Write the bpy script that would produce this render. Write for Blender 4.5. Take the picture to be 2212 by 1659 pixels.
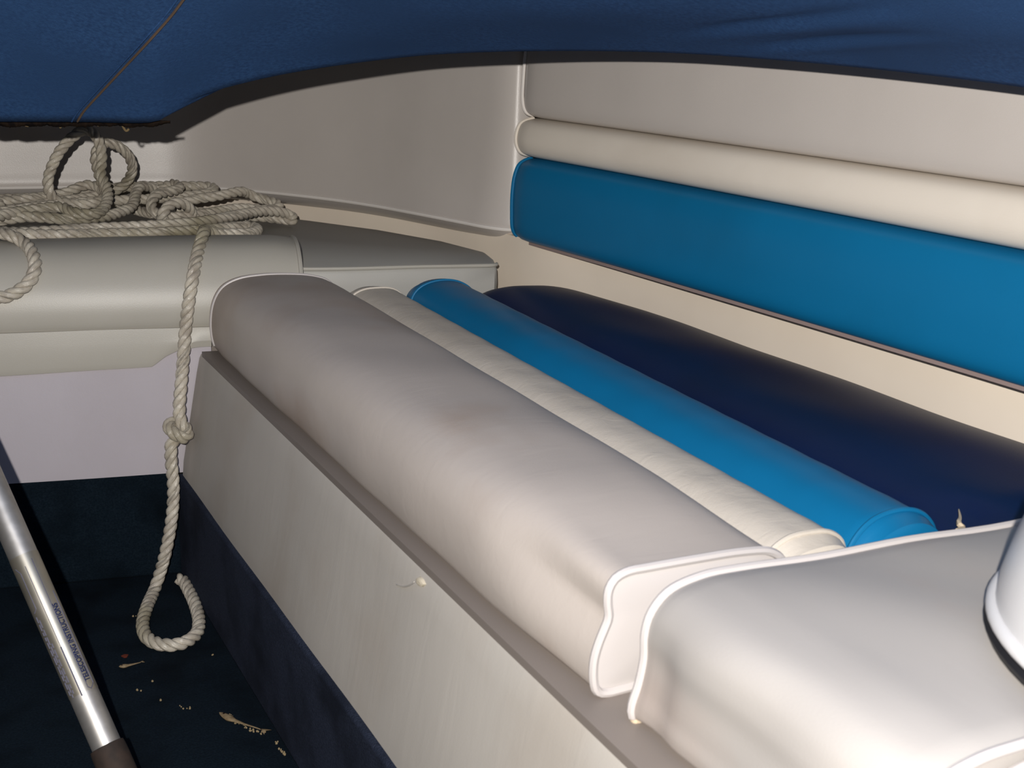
import bpy, bmesh, math, random
import numpy as np
from mathutils import Vector, Matrix

random.seed(4)
for o in list(bpy.data.objects):
    bpy.data.objects.remove(o)
S = bpy.context.scene
COL = S.collection

# ------------------------------------------------------------------ camera
F = 2600.0                      # focal length in pixels of the 2212 x 1659 frame
CX, CY = 1106.0, 829.5
EYE = np.array([0.0, 0.0, 0.70])
_a = np.array([-347.0 - CX, CY - 12.0, -F])
_up = np.cross(_a + np.array([1000.0, -39.4, 0.0]), _a)
_up /= np.linalg.norm(_up)
if _up[1] < 0:
    _up = -_up
_y = _a / np.linalg.norm(_a)
RM = np.stack([np.cross(_y, _up), _y, _up])          # camera -> world
cam_data = bpy.data.cameras.new('camera')
cam_data.sensor_fit = 'HORIZONTAL'
cam_data.sensor_width = 36.0
cam_data.lens = F / 2212.0 * 36.0
cam_data.clip_start = 0.01
cam_data.dof.use_dof = True
cam_data.dof.focus_distance = 1.5
cam_data.dof.aperture_fstop = 18.0
cam = bpy.data.objects.new('camera', cam_data)
COL.objects.link(cam)
m4 = Matrix([list(RM[i]) + [EYE[i]] for i in range(3)] + [[0, 0, 0, 1]])
cam.matrix_world = m4
S.camera = cam

# ------------------------------------------------------------------ light: the camera's own flash, little else under the cover
w = bpy.data.worlds.new('night')
w.use_nodes = True
w.node_tree.nodes['Background'].inputs[0].default_value = (0.7, 0.62, 0.55, 1)
w.node_tree.nodes['Background'].inputs[1].default_value = 0.012
S.world = w
fl = bpy.data.lights.new('flash', 'POINT')
fl.energy = 73.0
fl.shadow_soft_size = 0.006
fl.color = (1.0, 0.955, 0.90)
flo = bpy.data.objects.new('flash', fl)
flo.location = EYE + RM @ np.array([-0.02, 0.036, 0.12])
COL.objects.link(flo)
S.view_settings.view_transform = 'Standard'
S.view_settings.look = 'None'
S.view_settings.exposure = 0.0
S.view_settings.gamma = 1.0
S.view_settings.use_curve_mapping = False

# ------------------------------------------------------------------ geometry helpers
NA = np.array([0.196, 0.981, 0.0])       # the far bench faces along -NA
NA /= np.linalg.norm(NA)
SA = np.array([NA[1], -NA[0], 0.0])      # along the far bench


def ray(u, v):
    return RM @ np.array([u - CX, CY - v, -F]) / F


def on(u, v, n, d):                      # a sight line met with the plane n.p = d
    r = ray(u, v)
    n = np.array(n, float)
    return EYE + r * (d - n @ EYE) / (n @ r)


def pz(u, v, z):
    return on(u, v, (0, 0, 1), z)


def pa(u, v, d):
    return on(u, v, NA, d)


def pt(u, v, t):
    return EYE + ray(u, v) * t


def A(s, d, z):                          # far-bench coordinates -> world
    return SA * s + NA * d + np.array([0, 0, z])


def catmull(pts, n, closed=False):
    P = np.array(pts, float)
    k = len(P)
    out = []
    segs = k if closed else k - 1
    for i in range(segs):
        if closed:
            p0, p1, p2, p3 = P[(i - 1) % k], P[i], P[(i + 1) % k], P[(i + 2) % k]
        else:
            p1, p2 = P[i], P[i + 1]
            p0 = P[i - 1] if i > 0 else 2 * p1 - p2
            p3 = P[i + 2] if i + 2 < k else 2 * p2 - p1
        # centripetal parameters keep tight control points from looping
        t0 = 0.0
        t1 = t0 + max(np.linalg.norm(p1 - p0), 1e-6) ** .5
        t2 = t1 + max(np.linalg.norm(p2 - p1), 1e-6) ** .5
        t3 = t2 + max(np.linalg.norm(p3 - p2), 1e-6) ** .5
        for j in range(n):
            t = t1 + (t2 - t1) * j / n
            a1 = (t1 - t) / (t1 - t0) * p0 + (t - t0) / (t1 - t0) * p1
            a2 = (t2 - t) / (t2 - t1) * p1 + (t - t1) / (t2 - t1) * p2
            a3 = (t3 - t) / (t3 - t2) * p2 + (t - t2) / (t3 - t2) * p3
            b1 = (t2 - t) / (t2 - t0) * a1 + (t - t0) / (t2 - t0) * a2
            b2 = (t3 - t) / (t3 - t1) * a2 + (t - t1) / (t3 - t1) * a3
            out.append((t2 - t) / (t2 - t1) * b1 + (t - t1) / (t2 - t1) * b2)
    if not closed:
        out.append(P[-1])
    return np.array(out)


def resample(P, n, closed=False):
    P = np.array(P, float)
    if closed:
        P = np.vstack([P, P[:1]])
    L = np.concatenate([[0], np.cumsum(np.linalg.norm(np.diff(P, axis=0), axis=1))])
    q = np.linspace(0, L[-1], n + 1 if closed else n)
    R = np.stack([np.interp(q, L, P[:, i]) for i in range(P.shape[1])], 1)
    return R[:-1] if closed else R


def fine(pts, n, closed=False, sub=10):
    return resample(catmull(pts, sub, closed), n, closed)


def link(name, verts, faces, mat, parent=None, sharp=40, uv=None):
    me = bpy.data.meshes.new(name)
    org, p = np.zeros(3), parent
    while p is not None:
        if '_org' in p:
            org = np.array(p['_org'])
            break
        p = p.parent
    V = np.array(verts, float) - org
    me.from_pydata(V.tolist(), [], faces)
    bm = bmesh.new()
    bm.from_mesh(me)
    bmesh.ops.recalc_face_normals(bm, faces=bm.faces)
    bm.to_mesh(me)
    bm.free()
    me.shade_smooth()
    if sharp:
        me.set_sharp_from_angle(angle=math.radians(sharp))
    if uv is not None:
        lay = me.uv_layers.new(name='UVMap')
        vi = np.zeros(len(me.loops), int)
        me.loops.foreach_get('vertex_index', vi)
        lay.data.foreach_set('uv', np.array(uv)[vi].ravel())
    if mat is not None:
        me.materials.append(mat)
    o = bpy.data.objects.new(name, me)
    COL.objects.link(o)
    if parent is not None:
        o.parent = parent
    return o


def thing(name, label, cat, loc, group=None):
    o = bpy.data.objects.new(name, None)
    o.empty_display_size = 0.05
    COL.objects.link(o)
    o.location = loc
    o['_org'] = [float(x) for x in loc]
    o['label'] = label
    o['category'] = cat
    if group:
        o['group'] = group
    return o


def structure(o):
    o['kind'] = 'structure'
    return o


def loft(rings, closed=True, cap0=False, cap1=False, bulge=0.0):
    """rings: list of equally long point lists -> verts, faces. Caps are domed a little."""
    rings = [np.array(r, float) for r in rings]
    k = len(rings[0])
    V, Fc = [], []
    for r in rings:
        V.extend(r)
    for i in range(len(rings) - 1):
        for j in range(k if closed else k - 1):
            a, b = i * k + j, i * k + (j + 1) % k
            Fc.append((a, b, b + k, a + k))
    for flag, idx, other in ((cap0, 0, 1), (cap1, -1, -2)):
        if not flag:
            continue
        r = rings[idx]
        c = r.mean(0)
        out = c - rings[other].mean(0)
        out = out / (np.linalg.norm(out) + 1e-9)
        prev = (0 if idx == 0 else (len(rings) - 1) * k)
        for sc, b in ((0.93, .25), (0.75, .7), (0.4, .95)):
            base = len(V)
            V.extend(c + (r - c) * sc + out * bulge * b)
            for j in range(k):
                Fc.append((prev + j, prev + (j + 1) % k, base + (j + 1) % k, base + j))
            prev = base
        V.append(c + out * bulge)
        ci = len(V) - 1
        for j in range(k):
            Fc.append((prev + j, prev + (j + 1) % k, ci))
    return np.array(V), Fc


def frames(P, closed=False):
    P = np.array(P, float)
    n = len(P)
    if closed:
        T = np.roll(P, -1, 0) - np.roll(P, 1, 0)
    else:
        T = np.gradient(P, axis=0)
    T /= np.linalg.norm(T, axis=1)[:, None] + 1e-12
    ref = np.array([0, 0, 1.0]) if abs(T[0][2]) < .9 else np.array([1.0, 0, 0])
    N = np.zeros_like(P)
    v = ref - T[0] * (ref @ T[0])
    N[0] = v / np.linalg.norm(v)
    for i in range(1, n):
        v = N[i - 1] - T[i] * (N[i - 1] @ T[i])
        N[i] = v / (np.linalg.norm(v) + 1e-12)
    return T, N, np.cross(T, N)


def tube(P, r, k=8, closed=False, caps=True):
    P = np.array(P, float)
    T, N, B = frames(P, closed)
    rr = np.full(len(P), r) if np.isscalar(r) else np.array(r)
    ang = np.linspace(0, 2 * math.pi, k, endpoint=False)
    rings = [P[i] + rr[i] * (np.cos(ang)[:, None] * N[i] + np.sin(ang)[:, None] * B[i]) for i in range(len(P))]
    if closed:
        V = np.concatenate(rings)
        n = len(P)
        # match the twist left over at the closing joint
        d = [np.linalg.norm(np.roll(rings[0], s, 0)[0] - (rings[-1][0])) for s in range(k)]
        sh = int(np.argmin(d))
        Fc = []
        for i in range(n - 1):
            for j in range(k):
                Fc.append((i * k + j, i * k + (j + 1) % k, (i + 1) * k + (j + 1) % k, (i + 1) * k + j))
        for j in range(k):
            a, b = (n - 1) * k + j, (n - 1) * k + (j + 1) % k
            Fc.append((a, b, (j + 1 - sh) % k, (j - sh) % k))
        return V, Fc
    return loft(rings, True, caps, caps, r * .5 if np.isscalar(r) else rr[0] * .5)


def join(*parts):
    V, Fc, n = [], [], 0
    for v, f in parts:
        V.append(np.array(v))
        Fc += [tuple(i + n for i in q) for q in f]
        n += len(v)
    return np.concatenate(V), Fc


def box(p0, p1):
    (x0, y0, z0), (x1, y1, z1) = p0, p1
    V = [(x0, y0, z0), (x1, y0, z0), (x1, y1, z0), (x0, y1, z0), (x0, y0, z1), (x1, y0, z1), (x1, y1, z1), (x0, y1, z1)]
    return np.array(V, float), [(0, 3, 2, 1), (4, 5, 6, 7), (0, 1, 5, 4), (1, 2, 6, 5), (2, 3, 7, 6), (3, 0, 4, 7)]


def prism(bottom, z0, z1):
    b = np.array(bottom, float)[:, :2]
    k = len(b)
    V = [(x, y, z0) for x, y in b] + [(x, y, z1) for x, y in b]
    Fc = [tuple(range(k))[::-1], tuple(range(k, 2 * k))]
    Fc += [(i, (i + 1) % k, k + (i + 1) % k, k + i) for i in range(k)]
    return np.array(V), Fc


def bevel(o, wdt, seg=3):
    md = o.modifiers.new('bevel', 'BEVEL')
    md.width = wdt
    md.segments = seg
    md.limit_method = 'ANGLE'
    return o


def smooth(a, b, x):
    t = np.clip((x - a) / (b - a), 0, 1)
    return t * t * (3 - 2 * t)


# ------------------------------------------------------------------ materials
def srgb(r, g, b):
    f = lambda c: (c / 255 / 12.92) if c / 255 <= 0.04045 else ((c / 255 + 0.055) / 1.055) ** 2.4
    return (f(r), f(g), f(b), 1)


class NT:
    def __init__(s, name):
        s.m = bpy.data.materials.new(name)
        s.m.use_nodes = True
        s.t = s.m.node_tree
        s.b = s.t.nodes['Principled BSDF']
        s.co = s.t.nodes.new('ShaderNodeTexCoord')

    def n(s, typ, **kw):
        nd = s.t.nodes.new(typ)
        for k, v in kw.items():
            if k in nd.inputs.keys():
                nd.inputs[k].default_value = v
            else:
                setattr(nd, k, v)
        return nd

    def l(s, a, b):
        s.t.links.new(a, b)


def mix_noise(nt, c1, c2, scale, lo, hi, detail=3, src=None, stretch=None):
    nz = nt.n('ShaderNodeTexNoise', Scale=scale, Detail=detail)
    vec = nt.co.outputs['Object']
    if stretch:
        mp = nt.n('ShaderNodeMapping')
        mp.inputs['Scale'].default_value = stretch
        nt.l(vec, mp.inputs[0])
        vec = mp.outputs[0]
    nt.l(vec, nz.inputs['Vector'])
    mr = nt.n('ShaderNodeMapRange')
    mr.inputs[1].default_value, mr.inputs[2].default_value = lo, hi
    nt.l(nz.outputs[0], mr.inputs[0])
    mx = nt.n('ShaderNodeMix', data_type='RGBA')
    nt.l(mr.outputs[0], mx.inputs[0])
    if src is None:
        mx.inputs[6].default_value = c1
    else:
        nt.l(src, mx.inputs[6])
    mx.inputs[7].default_value = c2
    return mx.outputs[2]


def vinyl(name, col, stain=None, rough=0.42, grain=0.25, wrinkle=0.0, stretch=None, spec=0.4):
    nt = NT(name)
    c2 = tuple(x * 0.955 for x in col[:3]) + (1,)
    out = mix_noise(nt, col, c2, 9, .35, .7)
    if stain:
        out = mix_noise(nt, None, stain, 5.5, .50, .78, 4, out)
    nt.l(out, nt.b.inputs['Base Color'])
    nt.b.inputs['Roughness'].default_value = rough
    nt.b.inputs['Specular IOR Level'].default_value = spec
    nz = nt.n('ShaderNodeTexNoise', Scale=900, Detail=2)
    nt.l(nt.co.outputs['Object'], nz.inputs['Vector'])
    bp = nt.n('ShaderNodeBump', Strength=grain, Distance=0.0004)
    nt.l(nz.outputs[0], bp.inputs['Height'])
    last = bp
    if wrinkle:
        mp = nt.n('ShaderNodeMapping')
        mp.inputs['Scale'].default_value = stretch or (60, 14, 60)
        nt.l(nt.co.outputs['Object'], mp.inputs[0])
        n2 = nt.n('ShaderNodeTexNoise', Scale=1.0, Detail=3, Distortion=.8)
        nt.l(mp.outputs[0], n2.inputs['Vector'])
        b2 = nt.n('ShaderNodeBump', Strength=wrinkle, Distance=0.002)
        nt.l(n2.outputs[0], b2.inputs['Height'])
        nt.l(bp.outputs[0], b2.inputs['Normal'])
        last = b2
    nt.l(last.outputs[0], nt.b.inputs['Normal'])
    return nt.m


def carpet(name, col, col2):
    nt = NT(name)
    a = mix_noise(nt, col, col2, 420, .35, .7, 2)
    a = mix_noise(nt, None, tuple(x * .6 for x in col[:3]) + (1,), 14, .45, .7, 3, a)
    nt.l(a, nt.b.inputs['Base Color'])
    nt.b.inputs['Roughness'].default_value = 0.95
    nt.b.inputs['Specular IOR Level'].default_value = 0.1
    nt.b.inputs['Sheen Weight'].default_value = 0.0
    nt.b.inputs['Sheen Roughness'].default_value = 0.5
    nz = nt.n('ShaderNodeTexNoise', Scale=700, Detail=3)
    nt.l(nt.co.outputs['Object'], nz.inputs['Vector'])
    bp = nt.n('ShaderNodeBump', Strength=.7, Distance=0.002)
    nt.l(nz.outputs[0], bp.inputs['Height'])
    nt.l(bp.outputs[0], nt.b.inputs['Normal'])
    return nt.m


GREY = vinyl('grey_vinyl', srgb(167, 162, 157), srgb(170, 154, 144), wrinkle=.06)
GREY_BACK = vinyl('grey_backrest_vinyl', srgb(200, 193, 187), None, rough=.32)
GREY_WORN = vinyl('worn_grey_vinyl', srgb(188, 178, 169), srgb(168, 147, 130), rough=.45, wrinkle=.10, stretch=(22, 70, 60))
SIDE_GREY = vinyl('side_bench_vinyl', srgb(182, 178, 168), None, rough=.40)
TOP_GREY = vinyl('side_bench_top_vinyl', srgb(176, 174, 168), None, rough=.5)
PANEL = vinyl('bench_panel_vinyl', srgb(182, 176, 167), srgb(170, 160, 148), rough=.55, wrinkle=.15, stretch=(40, 40, 6))
WHITE_PANEL = vinyl('white_bench_panel_vinyl', srgb(184, 178, 184), srgb(176, 169, 174), rough=.5, wrinkle=.2, stretch=(50, 50, 12))
LEDGE = vinyl('ledge_vinyl', srgb(126, 117, 110), None, rough=.5)
CREAM = vinyl('cream_vinyl', srgb(232, 223, 210), srgb(220, 210, 196), rough=.42)
CREAM_P = vinyl('pleated_cream_vinyl', srgb(208, 199, 186), srgb(194, 184, 170), rough=.45, grain=.4, wrinkle=.22, stretch=(60, 90, 60))
TEAL = vinyl('teal_vinyl', srgb(14, 110, 158), srgb(14, 102, 146), rough=.42, spec=.3)
NAVY = vinyl('navy_vinyl', srgb(6, 28, 68), srgb(6, 22, 54), rough=.45, spec=.25)
PIPE = vinyl('grey_piping_vinyl', srgb(192, 186, 183), None, rough=.36, grain=.1)
PIPE_PALE = vinyl('pale_piping_vinyl', srgb(234, 228, 222), None, rough=.36, grain=.1)
LINER = vinyl('fibreglass_liner', srgb(244, 231, 213), srgb(238, 224, 206), rough=.5, grain=.1)
WHITE = vinyl('white_vinyl', srgb(204, 203, 203), None, rough=.35)
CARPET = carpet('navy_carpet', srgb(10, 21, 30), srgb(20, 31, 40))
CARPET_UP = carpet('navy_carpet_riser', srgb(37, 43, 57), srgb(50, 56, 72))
BLACK = vinyl('black_base_shadow', srgb(22, 22, 26), None, rough=.6)
FOAM = vinyl('torn_foam', srgb(205, 194, 172), srgb(176, 150, 116), rough=.9)
BOARD = vinyl('backing_board', srgb(150, 132, 128), None, rough=.7)


def canvas_mat():
    nt = NT('blue_canvas')
    a = mix_noise(nt, srgb(52, 86, 132), srgb(40, 68, 110), 260, .35, .7, 3)
    a = mix_noise(nt, None, srgb(44, 74, 116), 7, .4, .65, 3, a)
    nt.l(a, nt.b.inputs['Base Color'])
    nt.b.inputs['Roughness'].default_value = .9
    nt.b.inputs['Specular IOR Level'].default_value = .15
    wv = nt.n('ShaderNodeTexNoise', Scale=800, Detail=2)
    nt.l(nt.co.outputs['Object'], wv.inputs['Vector'])
    bp = nt.n('ShaderNodeBump', Strength=.5, Distance=.001)
    nt.l(wv.outputs[0], bp.inputs['Height'])
    nt.l(bp.outputs[0], nt.b.inputs['Normal'])
    return nt.m


def plain(name, col, rough=.6, metal=0.0, noise=None, nscale=40, spec=.4):
    nt = NT(name)
    a = mix_noise(nt, col, noise or tuple(x * .8 for x in col[:3]) + (1,), nscale, .35, .7)
    nt.l(a, nt.b.inputs['Base Color'])
    nt.b.inputs['Roughness'].default_value = rough
    nt.b.inputs['Metallic'].default_value = metal
    nt.b.inputs['Specular IOR Level'].default_value = spec
    return nt.m


def rope_mat():
    nt = NT('rope_fibre')
    a = mix_noise(nt, srgb(210, 202, 186), srgb(172, 162, 148), 60, .35, .7)
    a = mix_noise(nt, None, srgb(150, 142, 118), 9, .52, .75, 3, a)
    nt.l(a, nt.b.inputs['Base Color'])
    nt.b.inputs['Roughness'].default_value = .24
    nt.b.inputs['Specular IOR Level'].default_value = .6
    uvn = nt.n('ShaderNodeUVMap')
    mp = nt.n('ShaderNodeMapping')
    mp.inputs['Scale'].default_value = (260, 24, 1)       # u in metres along, v once around
    mp.inputs['Rotation'].default_value = (0, 0, 0)
    nt.l(uvn.outputs[0], mp.inputs[0])
    nz = nt.n('ShaderNodeTexNoise', Scale=1.0, Detail=3)
    nt.l(mp.outputs[0], nz.inputs['Vector'])
    bp = nt.n('ShaderNodeBump', Strength=.9, Distance=.0012)
    nt.l(nz.outputs[0], bp.inputs['Height'])
    nt.l(bp.outputs[0], nt.b.inputs['Normal'])
    return nt.m


CANVAS = canvas_mat()
ROPE = rope_mat()
ALU = plain('brushed_aluminium', srgb(206, 202, 196), .46, .85, srgb(182, 178, 172), 60)
GRIP = plain('brown_grip_rubber', srgb(54, 42, 35), .8, 0, srgb(38, 31, 27), 90)
STICKER = plain('clear_label_film', srgb(206, 198, 182), .38, .85, srgb(184, 178, 160), 30)
INK = plain('blue_print', srgb(16, 32, 76), .7)
INK2 = plain('grey_print', srgb(92, 92, 112), .6)
SEAM = plain('brown_seam_thread', srgb(96, 78, 64), .9)
HEM = plain('dark_frayed_hem', srgb(22, 18, 18), .95, 0, srgb(44, 34, 26), 120, .05)
THREAD = plain('tan_thread', srgb(120, 102, 70), .9)
FISH = plain('dried_fish_skin', srgb(140, 122, 94), .6, 0, srgb(110, 92, 66), 220)
EYE_M = plain('dark_fish_eye', srgb(30, 14, 8), .4)
REDFLAKE = plain('rust_red_flake', srgb(96, 36, 16), .8)
CRUMB = plain('pale_crumb', srgb(150, 132, 100), .8)

# ------------------------------------------------------------------ setting: floor, risers, hull liner
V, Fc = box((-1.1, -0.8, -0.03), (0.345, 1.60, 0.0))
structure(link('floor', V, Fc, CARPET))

# carpeted riser under the far bench and under the near bench
D0 = 1.506
V, Fc = prism([A(-1.3, D0, 0), A(0.03, D0, 0), A(0.03, D0 + .03, 0), A(-1.3, D0 + .03, 0)], 0, .144)
structure(bevel(link('baseboard_back', V, Fc, CARPET), .004))
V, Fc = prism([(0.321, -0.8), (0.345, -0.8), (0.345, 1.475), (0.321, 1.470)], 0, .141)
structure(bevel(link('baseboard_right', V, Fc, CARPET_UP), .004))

BASE = [(.95, -.8), (.945, .0), (.94, .3), (.93, .6), (.915, .8), (.895, 1.05), (.878, 1.2), (.852, 1.33), (.816, 1.44), (.795, 1.56),
        (.77, 1.68), (.70, 1.84), (.62, 1.97), (.52, 2.07), (.40, 2.125), (.27, 2.145), (.1, 2.155), (-.4, 2.17), (-1.1, 2.18)]
base = catmull(BASE, 6)


def plan_normals(P):
    T = np.gradient(P, axis=0)
    T /= np.linalg.norm(T, axis=1)[:, None]
    return np.stack([T[:, 1], -T[:, 0]], 1)       # outward (right of travel)


bn = plan_normals(base)


def liner(name, i0, i1):
    rings = []
    for i in range(i0, i1):
        (x, y), (nx, ny) = base[i], bn[i]
        q = lambda o, z: (x + nx * o, y + ny * o, z)
        rings.append([q(0, .25), q(0, .424), q(.05, .43), q(.055, .69), q(.06, .70), q(.14, .705), q(.14, .25)])
    V, Fc = loft(rings, True, True, True)
    return structure(link(name, V, Fc, LINER, sharp=35))


ci = int(np.argmin(np.abs(base[:, 1] - 1.50)))
liner('wall_right', 0, ci + 1)
liner('wall_back', ci, len(base))

# ------------------------------------------------------------------ near bench: panel, ledge, deck
bench = thing('bench', 'long grey vinyl bench front below the striped seat cushion, torn at its top edge', 'bench', (.5, .6, 0))
ys = np.linspace(-.8, 1.462, 60)
rings = []
for y in ys:
    wv = .0012 * math.sin(y * 9) + .0008 * math.sin(y * 23 + 1)
    rings.append([(.345, y, .138), (.3265 + wv * .3, y, .138), (.328 + wv, y, .16), (.339 + wv, y, .22), (.349 + wv * .6, y, .275), (.3535, y, .294), (.356, y, .299), (.375, y, .300), (.375, y, .29)])
V, Fc = loft(rings, True, True, True)
link('front_panel', V, Fc, PANEL, bench)
V, Fc = box((.355, -.8, .28), (.90, 1.455, .3035))
V[[1, 2, 5, 6], 0] += .03
V[[2, 6], 0] -= .10
V[[2, 6], 1] -= .06
link('ledge', V, Fc, LEDGE, bench)
# torn flap of vinyl with pale backing on the panel's top edge
flap = []
for q, (u, v) in enumerate([(903, 1248), (909, 1244), (917, 1252), (923, 1262), (919, 1268), (911, 1266), (904, 1258)]):
    flap.append(on(u, v, (1, 0, 0), .3535) + np.array([-.0005, 0, 0]))
fcen = np.mean(flap, 0)
V, Fc = loft([[p + np.array([.004, 0, 0]) for p in flap], flap, [fcen + (p - fcen) * .8 + np.array([-.0022, 0, 0]) for p in flap], [fcen + (p - fcen) * .4 + np.array([-.003, 0, 0]) for p in flap]], True, False, True)
o = link('torn_edge', V, Fc, FOAM, bench)
o['label'] = 'pale torn flap on the bench panel edge'
wr = [on(u, v, (1, 0, 0), .3505) for u, v in ((862, 1262), (876, 1266), (890, 1263), (900, 1256))]
V, Fc = tube(fine([p + np.array([-.002, 0, 0]) for p in wr], 14), .0006, 6)
link('wrinkle', V, Fc, PANEL, bench)

# far bench
fb = thing('side_bench', 'white vinyl side bench front with a grey valance strip, behind the hanging rope', 'bench', A(-.4, 1.6, 0))
rings = []
for s in np.linspace(-1.3, .075, 40):
    wv = .0010 * math.sin(s * 17)
    rings.append([A(s, D0 - .001 + wv, .142), A(s, D0 - .002 + wv, .20), A(s, D0 - .001 + wv, .26), A(s, D0, .315), A(s, D0 + .02, .315), A(s, D0 + .02, .142)])
V, Fc = loft(rings, True, True, True)
link('front_panel', V, Fc, WHITE_PANEL, fb)
V, Fc = prism([A(-1.3, D0, 0), A(.36, D0 + .02, 0), A(.34, 1.62, 0), A(.20, 1.85, 0), A(.0, 2.08, 0), A(-.3, 2.12, 0), A(-1.3, 2.08, 0)], .28, .318)
link('deck', V, Fc, LEDGE, fb)
lo = [(-.95, .276), (-.5, .279), (-.179, .2815), (-.02, .2845), (.003, .2855), (.020, .2985), (.034, .305), (.06, .309), (.075, .309)]
rings = []
for s in np.linspace(-.95, .075, 240):
    zb = np.interp(s, [p[0] for p in lo], [p[1] for p in lo])
    dd = D0 - .006 - .0012 * math.sin(s * 30)
    rings.append([A(s, dd, zb), A(s, dd - .003, zb + .008), A(s, dd - .002, .318), A(s, dd, .334), A(s, dd + .005, .334), A(s, dd + .005, zb)])
V, Fc = loft(rings, True, True, True)
link('valance', V, Fc, SIDE_GREY, fb)

# ------------------------------------------------------------------ far bench cushion
fc = thing('side_seat_cushion', 'plain grey seat cushion with thick rounded front, under the coiled rope', 'cushion', A(-.3, 1.7, .318))
ABOL = [(1.512, .327), (1.502, .335), (1.497, .352), (1.499, .372), (1.506, .392), (1.520, .411), (1.542, .425), (1.570, .4310), (1.600, .4305), (1.628, .424), (1.645, .410), (1.65, .395), (1.65, .33)]
abol = np.array(catmull(ABOL, 4))
S_END = .190
rings = []
for s in np.concatenate([np.linspace(-.95, .16, 70), [.17, .178, .184, .188, .190]]):
    e = smooth(.16, .19, s)
    sag = 1 - .018 * max(0, math.sin(s * 5)) * 0
    c = np.array([1.57, .37])
    r = []
    for d, z in abol:
        dd, zz = d, z
        if e > 0:
            dd = c[0] + (d - c[0]) * (1 - .04 * e)
            zz = c[1] + (z - c[1]) * (1 - .05 * e)
        zz += .0016 * math.sin(s * 11 + d * 20) * smooth(.35, .42, z)
        r.append(A(s, dd, zz))
    rings.append(r)
V, Fc = loft(rings, True, True, True, .002)
fbo = link('front_bolster', V, Fc, SIDE_GREY, fc)
pr = resample(np.array(rings[-2]), 60)
pr = np.array([p for p in rings[-2]])[2:-8]
V, Fc = tube(fine(pr, 40) + SA * .001, .0030, 8)
link('piping', V, Fc, SIDE_GREY, fbo)
# flat top panel: front edge, rounded right corner, curved back
fr = [pa(648, 582, 1.528)[:2], pz(760, 579, .40)[:2], pz(900, 575, .40)[:2], pz(1000, 573.5, .40)[:2], pz(1068, 571.5, .40)[:2]]
f0 = A(S_END - .03, 1.533, 0)[:2]
outline = [A(-.95, 1.62, 0)[:2], A(.10, 1.62, 0)[:2], f0] + fr[0:5] + [(.7455, 1.418), (.7595, 1.45), (.772, 1.50), (.752, 1.60), (.70, 1.72), (.63, 1.83), (.585, 1.89), (.52, 1.965), (.43, 2.03), (.27, 2.09), (.05, 2.105), A(-.95, 2.09, 0)[:2]]
outline = np.array([np.array(p[:2], float) for p in outline])
cen = outline.mean(0)
k = len(outline)
rings = []
for z, inset in ((.322, .002), (.345, -.001), (.375, -.002), (.392, -.001), (.3985, .002), (.4005, .006)):
    rr = []
    for i in range(k):
        t = outline[(i + 1) % k] - outline[(i - 1) % k]
        nrm = np.array([t[1], -t[0]]) / (np.linalg.norm(t) + 1e-9)
        p = outline[i] - nrm * inset
        rr.append((p[0], p[1], z))
    rings.append(rr)
V, Fc = loft(rings, True, False, False)
top = list(range(len(V) - k, len(V)))
Fc.append(tuple(top))
Fc.append(tuple(range(k))[::-1])
tpo = link('top_panel', V, Fc, TOP_GREY, fc, sharp=50)
edge = np.array([(p[0], p[1], .3995) for p in outline[2:9]])
edge[0, 2] = .4005
V, Fc = tube(fine(edge, 70) + np.array([0, -.001, 0]), .0026, 8)
link('piping', V, Fc, SIDE_GREY, tpo)

# ------------------------------------------------------------------ striped seat cushion along the near bench
DEND = 1.489
YN = .556


def yend(x, d=DEND):
    return (d - NA[0] * x) / NA[1]


def strip_rings(prof_fn, ts, y0=YN, d=DEND):
    rings = []
    for t in ts:
        pr = prof_fn(t)
        rings.append([(x, y0 + (yend(x, d) - y0) * t + dy, z) for x, z, dy in pr])
    return rings


TS = np.concatenate([[0, .004, .01, .018, .03, .045, .06], np.linspace(.08, .93, 70), [.95, .965, .978, .988, .995, 1.0]])
sc = thing('striped_seat_cushion', 'long bench seat cushion striped grey, cream, teal and navy', 'cushion', (.55, 1.0, .304))
MID = catmull([(.373, .305), (.3670, .308), (.3625, .322), (.3615, .345), (.3655, .366), (.3755, .3815), (.393, .3915), (.420, .3960), (.452, .3965), (.484, .3935), (.505, .3865), (.516, .374), (.519, .350), (.518, .306)], 5)
NEAR = catmull([(.3830, .3055), (.3735, .3075), (.3700, .3165), (.3698, .3315), (.3727, .3435), (.3768, .3545), (.3785, .3600), (.3766, .3695), (.3763, .3795), (.3800, .3855), (.3880, .3888), (.402, .3890), (.440, .3882), (.480, .3860), (.503, .3815), (.515, .370), (.518, .306)], 5)
NEAR = resample(NEAR, len(MID))
MID = resample(MID, len(MID))


def bol(t):
    q = smooth(0, .17, t)
    e = smooth(.93, 1, t)
    P = NEAR * (1 - q) + MID * q
    out = []
    c = np.array([.44, .35])
    for x, z in P:
        zz = z + (.010 * t - .002) * smooth(.32, .39, z)
        front = smooth(.42, .37, x)
        # loose cover: slow waves on the front face and a few creases near the end
        wob = .0005 * math.sin(t * 19 + z * 60) * front + .0003 * math.sin(t * 47) * front * smooth(.40, .33, z)
        wob += .0020 * math.exp(-((t - .10) / .045) ** 2) * math.sin((z - .30) * 55) * front
        zz += .0005 * math.sin(t * 33 + x * 25) * smooth(.38, .392, z)
        xx = x - wob
        sh = 1 - .03 * e
        xx = c[0] + (xx - c[0]) * sh
        zz = c[1] + (zz - c[1]) * sh
        out.append((xx, zz, 0.0))
    return out


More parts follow.
